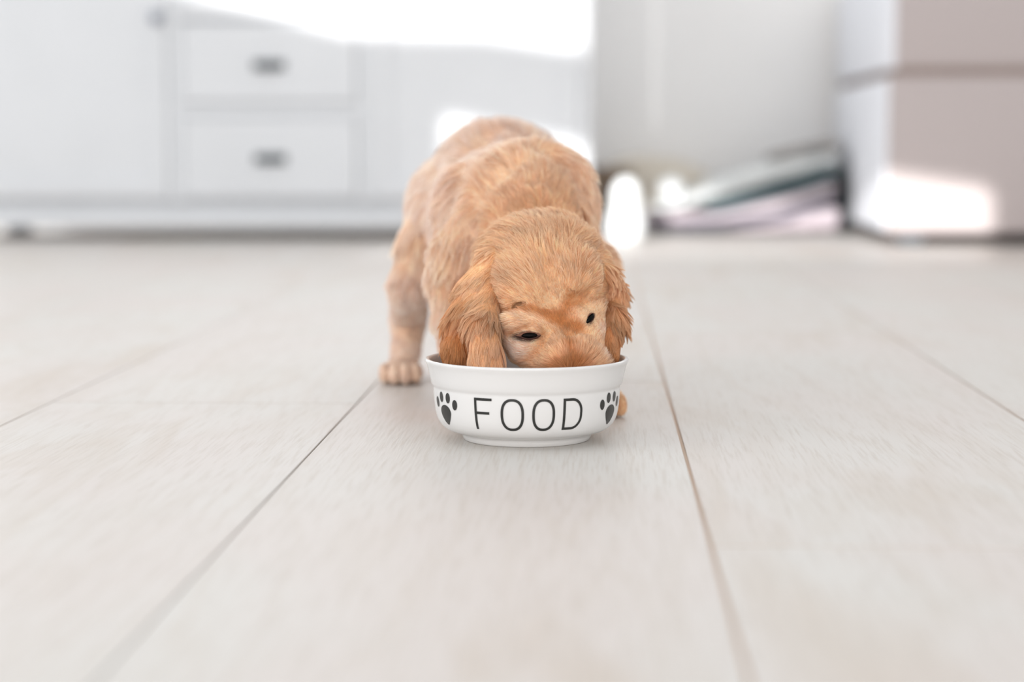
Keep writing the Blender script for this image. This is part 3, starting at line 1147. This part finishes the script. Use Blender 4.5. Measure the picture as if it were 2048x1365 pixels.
for (px, py, r, col, st), q in zip(_patch, march_many(BODY, [t_[:2] for t_ in _patch])):
    if q is not None: PATCH.append((q, r, col, st))


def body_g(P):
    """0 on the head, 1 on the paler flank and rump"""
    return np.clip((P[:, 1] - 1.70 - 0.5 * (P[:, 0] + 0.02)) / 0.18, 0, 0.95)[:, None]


def coat_color(P, ear=False):
    n = len(P)
    col = np.tile(C_GOLD, (n, 1))
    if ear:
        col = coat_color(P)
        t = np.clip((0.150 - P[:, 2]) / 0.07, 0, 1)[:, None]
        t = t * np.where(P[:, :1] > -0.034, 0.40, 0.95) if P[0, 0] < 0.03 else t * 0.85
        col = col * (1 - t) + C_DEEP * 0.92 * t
        return col
    g = body_g(P)
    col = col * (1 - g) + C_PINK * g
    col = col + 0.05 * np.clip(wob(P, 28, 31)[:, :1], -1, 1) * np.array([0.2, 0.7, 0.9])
    for q, r, c, st in PATCH:
        w = (st * np.exp(-((P - q) ** 2).sum(1) / (2 * (r * 0.75) ** 2)))[:, None]
        col = col * (1 - w) + c * w
    return col


def set_coat(o, col):
    me = o.data
    a = me.color_attributes.new('coat', 'FLOAT_COLOR', 'POINT')
    a.data.foreach_set('color', np.concatenate([col, np.ones((len(col), 1))], 1).astype(np.float32).ravel())


V_b, Q_b = surface_nets(BODY, h=0.0018, zmin=0.0006)
body_o = np_mesh('body', V_b - DOG0, Q_b, M_skin, dog)
set_coat(body_o, np.clip(coat_color(V_b), 0, 1) * np.array([0.66, 0.56, 0.46]))  # skin darkened for the shadow between the hairs
ears = []
for prims in (EAR_L, EAR_R):
    V_e, Q_e = surface_nets(prims, h=0.0016)
    e = np_mesh('ear', V_e - DOG0, Q_e, M_skin, dog)
    set_coat(e, coat_color(V_e, True) * np.array([0.62, 0.50, 0.40]))  # ear skin darkened likewise, as shadow under its hair
    ears.append((e, V_e, Q_e, prims))

# eyes: a dark glossy ball with lids
M_eye = principled('eye', lin(12, 10, 9), 0.3, 0.08)[0]
M_lid = principled('lid', lin(70, 46, 40), 0.6, 0.2)[0]
M_lid_up = principled('upper_lid', lin(120, 84, 68), 0.7, 0.2)[0]
M_nose = noisy('nose_leather', lin(150, 100, 84), lin(120, 78, 66), (900, 900, 900), 0.45, 0.4)
EYES = []
# pixel centre of the lid opening, half length and half height in metres, tilt, ball offset, ball half width and half height
for px, py, ha, hb, tilt, off, bw, bh in ((1056, 673, 0.0100, 0.0038, 0.04, 0.0012, 0.0068, 0.0026), (1181, 638, 0.0064, 0.0031, 0.72, -0.0003, 0.0060, 0.0024)):
    q = march(BODY, px, py)
    EYES.append((q, ha, hb, tilt, off, bw, bh))


def sphere_geo(n=20, m=12):
    V = [(math.sin(math.pi * j / m) * math.cos(2 * math.pi * i / n), math.sin(math.pi * j / m) * math.sin(2 * math.pi * i / n), math.cos(math.pi * j / m))
         for i in range(n) for j in range(m + 1)]
    Fc = [(i * (m + 1) + j, i * (m + 1) + j + 1, ((i + 1) % n) * (m + 1) + j + 1, ((i + 1) % n) * (m + 1) + j) for i in range(n) for j in range(m)]
    return np.array(V), Fc


def eye_axes(q, tilt):
    e = 0.003
    g = np.array([float(sdf(BODY, (q + d)[None])[0] - sdf(BODY, (q - d)[None])[0]) for d in np.eye(3) * e])
    n_ = nrm(nrm(g) * 0.6 - nrm(q - CAM) * 0.4)
    side = nrm(np.cross(-n_, (0, 0, 1))); upv = np.cross(side, -n_)
    return side * math.cos(tilt) + upv * math.sin(tilt), -side * math.sin(tilt) + upv * math.cos(tilt), n_


SV, SF = sphere_geo()
for q, ha, hb, tilt, off, bw, bh in EYES:
    a, b, n_ = eye_axes(q, tilt)
    eo = empty('eye', tuple(q - DOG0)); eo.parent = dog
    mesh_obj('eyeball', (SV @ np.stack([a * bw, n_ * 0.0045, b * bh])) + a * off - n_ * 0.0022 + b * 0.0004, SF, M_eye, eo)
    # upper and lower lid: almond-shaped folds of dark skin round the ball
    for nm, s_ in (('upper_eyelid', 1), ('lower_eyelid', -1)):
        V, Fc = [], []
        n, m = 24, 8
        for i in range(n + 1):
            t = -1 + 2 * i / n
            env = max(0.0, 1 - t * t) ** 0.7 * (1 + 0.45 * min(t, 0))
            for j in range(m + 1):
                w_ = j / m                                  # 0 at the slit, 1 at the outer edge
                c_ = off / ha
                inner = 0.0023 * math.sqrt(max(0.0, 1 - ((t - c_) / (0.92 * bw / ha)) ** 2)) * (1 if s_ > 0 else 0.75)
                y = inner + (hb * env - inner) * w_ if hb * env > inner else inner * (1 - w_) + hb * env * w_
                dep = 0.0016 * math.sin(math.pi * min(1, w_ * 0.9 + 0.1)) * env - 0.0006 - 0.0012 * w_
                V.append(a * (t * ha) + b * (s_ * y + 0.0004) + n_ * (dep + 0.0006 * env))
        for i in range(n):
            for j in range(m):
                k_ = i * (m + 1) + j
                Fc.append((k_, k_ + 1, k_ + m + 2, k_ + m + 1))
        mesh_obj(nm, V, Fc, M_lid if s_ < 0 else M_lid_up, eo)

# nose leather at the tip of the muzzle, inside the bowl
nc = Hp(0, 0.1085, -0.006)
nz = (SV * np.array([0.0095, 0.0060, 0.0075])) @ HM
mesh_obj('nose', nz + nc - DOG0, SF, M_nose, dog)

# ------------------------------------------------------------------ coat of hair
# strokes drawn along the fall of the hair, as pixel pairs found on the body
STROKES = [
    # forehead: up from the stop, fanning out and back
    (1125, 640, 1120, 600), (1120, 600, 1100, 560), (1100, 560, 1080, 510), (1080, 510, 1062, 455), (1140, 610, 1145, 560), (1145, 560, 1130, 500), (1130, 500, 1110, 455),
    (1095, 625, 1060, 590), (1060, 590, 1020, 560), (1020, 560, 975, 550), (1070, 560, 1030, 520), (1030, 520, 990, 505), (990, 500, 960, 520), (1050, 480, 1010, 470), (1010, 470, 975, 490),
    (1000, 575, 965, 590), (985, 600, 955, 625), (975, 520, 945, 545), (1000, 540, 965, 555), (1205, 530, 1222, 560), (1215, 570, 1232, 600), (965, 540, 935, 570), (950, 575, 925, 620), (1150, 600, 1180, 560), (1180, 560, 1205, 540), (1160, 540, 1185, 510), (1150, 490, 1175, 480), (1205, 560, 1228, 590), (1190, 520, 1215, 545),
    # brows sweep outwards
    (1085, 640, 1050, 625), (1050, 630, 1005, 635), (1060, 650, 1010, 655), (1170, 635, 1200, 605), (1165, 620, 1190, 595), (1200, 600, 1222, 590),
    # cheeks sweep back and outwards
    (1070, 700, 1030, 690), (1040, 695, 995, 680), (1050, 720, 1010, 720), (1075, 720, 1040, 740), (1195, 650, 1215, 640), (1195, 680, 1212, 675),
    # muzzle: up and to the sides
    (1140, 730, 1130, 700), (1130, 700, 1122, 665), (1115, 730, 1085, 715), (1100, 700, 1080, 690), (1105, 740, 1075, 745), (1165, 730, 1180, 705), (1170, 700, 1182, 670), (1190, 735, 1206, 715),
    # nape and neck: back over the withers, down the sides
    (1065, 440, 1060, 410), (1040, 420, 1030, 380), (1030, 380, 1010, 330), (1070, 400, 1085, 350), (1085, 350, 1075, 310), (1110, 400, 1125, 360), (1140, 430, 1160, 410), (1160, 450, 1180, 460),
    (1000, 420, 975, 400), (975, 400, 960, 370), (960, 440, 935, 460), (950, 370, 925, 400), (930, 420, 915, 470), (915, 470, 900, 520), (890, 430, 880, 480), (900, 520, 885, 560), (950, 480, 930, 520),
    (1000, 300, 985, 270), (960, 320, 930, 340), (930, 340, 895, 380), (895, 380, 870, 430), (870, 430, 850, 470), (850, 400, 835, 440), (1090, 300, 1100, 280), (1130, 330, 1150, 370), (1150, 370, 1170, 420), (1030, 260, 1020, 248),
    # legs: down
    (820, 480, 812, 520), (812, 540, 810, 600), (810, 620, 808, 680), (805, 690, 800, 740), (840, 500, 838, 550), (800, 745, 795, 765), (820, 750, 822, 768), (885, 560, 882, 600), (882, 610, 880, 660), (890, 670, 890, 705),
]
GP, GD = [], []
_A, _B = march_many(BODY, [t_[:2] for t_ in STROKES]), march_many(BODY, [t_[2:] for t_ in STROKES])
for a, b in zip(_A, _B):
    if a is not None and b is not None and np.linalg.norm(a - b) < 0.08:
        GP.append((a + b) / 2); GD.append(nrm(b - a))
# unseen sides: along the back, then down flanks and legs
for x in (-0.06, 0.0, 0.05):
    GP.append(np.array([x, 2.08, 0.22])); GD.append(nrm([x * 3, 1, -0.3]))
for sx in (-0.09, 0.09):
    for y in (1.9, 2.0, 2.1):
        for z in (0.16, 0.10):
            GP.append(np.array([sx, y, z])); GD.append(nrm([0, 0.25, -1]))
GP += [np.array([0, 2.13, 0.15]), np.array([0, 1.9, 0.08]), np.array([0.08, 1.78, 0.05]), np.array([0.05, 2.0, 0.05]), np.array([0.09, 1.72, 0.015])]
GD += [np.array([0, 0, -1.0]), np.array([0, 1.0, 0]), np.array([0, 0, -1.0]), np.array([0, 0, -1.0]), np.array([0, -0.7, -0.7])]
GP, GD = np.array(GP), np.array(GD)


def flow(P):
    out = np.zeros_like(P)
    for s in range(0, len(P), 40000):
        q = P[s:s + 40000]
        d2 = ((q[:, None, :] - GP[None]) ** 2).sum(-1)
        w = 1 / (d2 + 0.006 ** 2) ** 1.6
        out[s:s + 40000] = (w[..., None] * GD[None]).sum(1)
    return out / (np.linalg.norm(out, axis=1)[:, None] + 1e-9)


def vnormals(V, Q):
    t = V[Q]
    n = np.cross(t[:, 2] - t[:, 0], t[:, 3] - t[:, 1])
    N_ = np.zeros_like(V)
    for i in range(4):
        np.add.at(N_, Q[:, i], n)
    return N_ / (np.linalg.norm(N_, axis=1)[:, None] + 1e-12)


def sample(V, Q, n, weight=None):
    Nv = vnormals(V, Q)
    t = V[Q]
    area = 0.5 * np.linalg.norm(np.cross(t[:, 2] - t[:, 0], t[:, 3] - t[:, 1]), axis=1)
    cen = t.mean(1)
    pr = area if weight is None else area * weight(cen, Nv[Q].mean(1))
    pr = pr / pr.sum()
    f = rng.choice(len(Q), n, p=pr)
    u, v = rng.random(n)[:, None], rng.random(n)[:, None]
    q = Q[f]
    bl = lambda A: (A[q[:, 0]] * (1 - u) * (1 - v) + A[q[:, 1]] * u * (1 - v) + A[q[:, 2]] * u * v + A[q[:, 3]] * (1 - u) * v)
    P, Nn = bl(V), bl(Nv)
    return P, Nn / np.linalg.norm(Nn, axis=1)[:, None]


def groups_of(P, spacing):
    """nearest clump centre for every hair"""
    n = max(30, int(len(P) / spacing))
    ci = rng.choice(len(P), n, replace=False)
    kd = kdtree.KDTree(n)
    for i, c in enumerate(ci):
        kd.insert(P[c], i)
    kd.balance()
    g = np.fromiter((kd.find(p)[1] for p in P), int, len(P))
    return ci, g


def hair_object(name, P, N_, T, L_, lift, rad, col, parent, seg=6, clump=0.5, per_clump=26, wave=0.0, wfreq=220.0, droop=0.0, lean_sd=0.10, guard=False):
    n = len(P)
    T = T - N_ * (T * N_).sum(1)[:, None]
    T /= np.linalg.norm(T, axis=1)[:, None] + 1e-9
    B = np.cross(N_, T)
    ci, g = groups_of(P, per_clump)
    # each clump leans a little its own way
    lean = rng.normal(size=len(ci))[g] * lean_sd + rng.normal(size=n) * 0.06
    cl_lift = rng.normal(size=len(ci))[g] * 0.05 + rng.normal(size=n) * 0.03
    D = T * np.cos(lean)[:, None] + B * np.sin(lean)[:, None]
    ts = np.linspace(0, 1, seg)
    pts = np.zeros((n, seg, 3))
    lf = np.clip(lift + cl_lift, 0.02, 1.2)
    ph = rng.random(len(ci))[g] * 6.28
    for i, t in enumerate(ts):
        # root leaves the skin, then lies down
        out = lf * (t - 0.55 * t * t)
        al = t * np.sqrt(np.maximum(0.1, 1 - (lf * 0.6) ** 2))
        p = P + (D * al[:, None] + N_ * out[:, None]) * L_[:, None]
        if wave:
            p = p + B * (wave * L_ * t * np.sin(ph + t * L_ * wfreq))[:, None] + N_ * (0.5 * wave * L_ * t * np.cos(ph + t * L_ * wfreq))[:, None]
        if droop:
            p[:, 2] -= droop * L_ * t * t
        pts[:, i] = p
    ref = pts[ci][g]
    for i, t in enumerate(ts):
        k = clump * t ** 1.3
        pts[:, i] = pts[:, i] * (1 - k) + ref[:, i] * k
    if guard:
        bad = ((pts[:, :, 2] < 0.0665) & (np.hypot(pts[:, :, 0] - BX, pts[:, :, 1] - BY) > 0.0735)).any(1)
        pts, rad, col = pts[~bad], rad[~bad], col[~bad]
        n = len(pts)
    pts -= DOG0
    hc = bpy.data.hair_curves.new(name)
    hc.add_curves([seg] * n)
    hc.attributes['position'].data.foreach_set('vector', pts.astype(np.float32).ravel())
    ra = hc.attributes.get('radius') or hc.attributes.new('radius', 'FLOAT', 'POINT')
    taper = (1 - ts ** 2 * 0.85)
    ra.data.foreach_set('value', (rad[:, None] * taper[None]).astype(np.float32).ravel())
    ca = hc.attributes.new('coat', 'FLOAT_COLOR', 'CURVE')
    ca.data.foreach_set('color', np.concatenate([col, np.ones((n, 1))], 1).astype(np.float32).ravel())
    hc.materials.append(M_hair)
    o = bpy.data.objects.new(name, hc)
    C.objects.link(o)
    o.parent = parent
    o['kind'] = 'stuff'
    return o


if FUR:
    view_w = lambda c, n: 0.18 + np.clip(((CAM - c) / np.linalg.norm(CAM - c, axis=1)[:, None] * n).sum(1), -0.1, 1) ** 1 * 0.0 + np.clip(((CAM - c) * n).sum(1) / np.linalg.norm(CAM - c, axis=1) * 2 + 0.9, 0, 1)

    def weight(c, n):
        w = view_w(c, n)
        head = np.exp(-((c - Hp(0, 0.03, 0)) ** 2).sum(1) / (2 * 0.06 ** 2))
        low = np.clip((0.11 - c[:, 2]) / 0.03, 0, 1)
        return w * (1 + 2.6 * head) * (1 + 2.0 * low)
    NB = 340000
    P, Nn = sample(V_b, Q_b, NB, weight)
    keep = np.ones(len(P), bool)
    for q, ha, hb, tilt, off, bw, bh in EYES:
        a, b, n_ = eye_axes(q, tilt)
        dlt = P - q
        keep &= (((dlt @ a - off) / (bw * 1.02)) ** 2 + ((dlt @ b - 0.0004) / (bh * 1.0)) ** 2 > 1) | (np.abs(dlt @ n_) > 0.012)
    keep &= ((P - nc) ** 2).sum(1) > 0.0095 ** 2
    keep &= P[:, 2] > 0.003
    P, Nn = P[keep], Nn[keep]
    EYEFR = []
    for q, ha, hb, tilt, off, bw, bh in EYES:
        a, b, n_ = eye_axes(q, tilt)
        EYEFR.append((P - q, a, b, ha, hb))
    T = flow(P) + wob(P, 60, 3) * 0.10 + wob(P, 160, 4) * 0.05
    dh = np.linalg.norm(P - Hp(0, 0.045, 0.0), axis=1)
    face = np.clip(1 - (dh - 0.036) / 0.035, 0, 1)           # short on the face
    legs = np.clip((0.10 - P[:, 2]) / 0.04, 0, 1) * (P[:, 1] > 1.70)
    L_ = 0.0200 * (1 - face) + 0.0048 * face
    L_ = L_ * (1 - 0.5 * legs)
    L_ *= 1 - 0.42 * np.exp(-((P - Hp(0, 0.088, 0.008)) ** 2).sum(1) / (2 * 0.016 ** 2))
    L_ *= np.where(P[:, 2] < 0.026, 0.32, 1.0)
    for q, ha, hb, tilt, off, bw, bh in EYES:
        de = np.linalg.norm(P - q, axis=1)
        L_ *= np.clip(de / 0.022, 0.30, 1)
    L_ *= rng.uniform(0.7, 1.15, len(P)) * (1 + 0.25 * wob(P, 90, 5)[:, 0])
    lift = 0.20 - 0.06 * face
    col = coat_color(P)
    col = col * (1 + rng.normal(size=(len(P), 1)) * 0.12 + 0.06 * wob(P, 130, 8)[:, :1] + 0.10 * wob(P, 420, 9)[:, :1])
    mixd = np.clip(rng.normal(size=(len(P), 1)) * 0.24 + 0.08 + 0.10 * wob(P, 70, 21)[:, :1] + 0.16 * wob(P, 500, 22)[:, :1], 0, 0.85)
    mixd = mixd * (1 - 0.6 * body_g(P))
    col = np.clip(col * (1 - mixd) + C_DEEP * mixd, 0, 0.98)
    for dlt_, a, b, ha, hb in EYEFR:
        w_ = np.exp(-(np.maximum(0, np.sqrt((dlt_ @ a / ha) ** 2 + ((dlt_ @ b + 0.0006) / (hb * 1.05)) ** 2) - 0.75) / 0.35) ** 2)[:, None]
        col = col * (1 - 0.9 * w_) + np.array(lin(88, 56, 44)[:3]) * 0.9 * w_
    rad = 0.00012 * rng.uniform(0.7, 1.3, len(P)) * (1 + 0.5 * np.clip((P[:, 1] - 1.72) / 0.15, 0, 1))
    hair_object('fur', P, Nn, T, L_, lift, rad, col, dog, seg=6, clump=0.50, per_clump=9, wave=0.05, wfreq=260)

    for k, (e, V_e, Q_e, prims) in enumerate(ears):
        n = 46000 if k == 0 else 28000
        P, Nn = sample(V_e, Q_e, n)
        kp = sdf(BODY, P) > 0.0008
        P, Nn = P[kp], Nn[kp]
        T = np.tile(np.array([-0.10 if k == 0 else 0.05, -0.15, -1.0]), (len(P), 1))
        top = np.clip((P[:, 2] - 0.092) / 0.032, 0, 1)[:, None]
        side_ = nrm(np.array([-0.75, -0.25, -0.60]) if k == 0 else np.array([0.5, -0.3, -0.7]))
        T = T * (1 - 0.9 * top) + top * side_
        T += (wob(P, 70, 11) * 0.22 + wob(P, 160, 12) * 0.08) * (1 - 0.6 * top)
        L_ = 0.020 * rng.uniform(0.6, 1.15, len(P)) * (1 - 0.3 * top[:, 0])
        # nothing hangs over the outside of the bowl rim
        Tn = T / np.linalg.norm(T, axis=1)[:, None]
        E = P + Tn * L_[:, None]
        rad_e = np.hypot(E[:, 0] - BX, E[:, 1] - BY)
        over = (E[:, 2] < 0.073) & (rad_e > 0.066)
        L_ = np.where(over, np.clip((P[:, 2] - 0.072) / np.maximum(0.3, -Tn[:, 2]) * rng.uniform(0.7, 1.0, len(P)), 0.002, L_), L_)
        kp = ~((P[:, 2] < 0.072) & (np.hypot(P[:, 0] - BX, P[:, 1] - BY) > 0.0725))
        P, Nn, T, L_ = P[kp], Nn[kp], T[kp], L_[kp]
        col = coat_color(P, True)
        col = col * (1 + rng.normal(size=(len(P), 1)) * 0.14 + 0.16 * wob(P, 150, 14)[:, :1])
        mixd = np.clip(rng.normal(size=(len(P), 1)) * 0.2 + 0.12, 0, 0.7)
        col = np.clip(col * (1 - mixd) + C_DEEP * 0.9 * mixd, 0, 0.98)
        rad = 0.00017 * rng.uniform(0.7, 1.3, len(P))
        # hair that would pass through the bowl wall is trimmed
        hair_object('ear_fur', P, Nn, T, L_, 0.05 + 0 * L_, rad, col, e, seg=8, clump=0.68, per_clump=30, wave=0.06, wfreq=330, droop=0.12, guard=True)
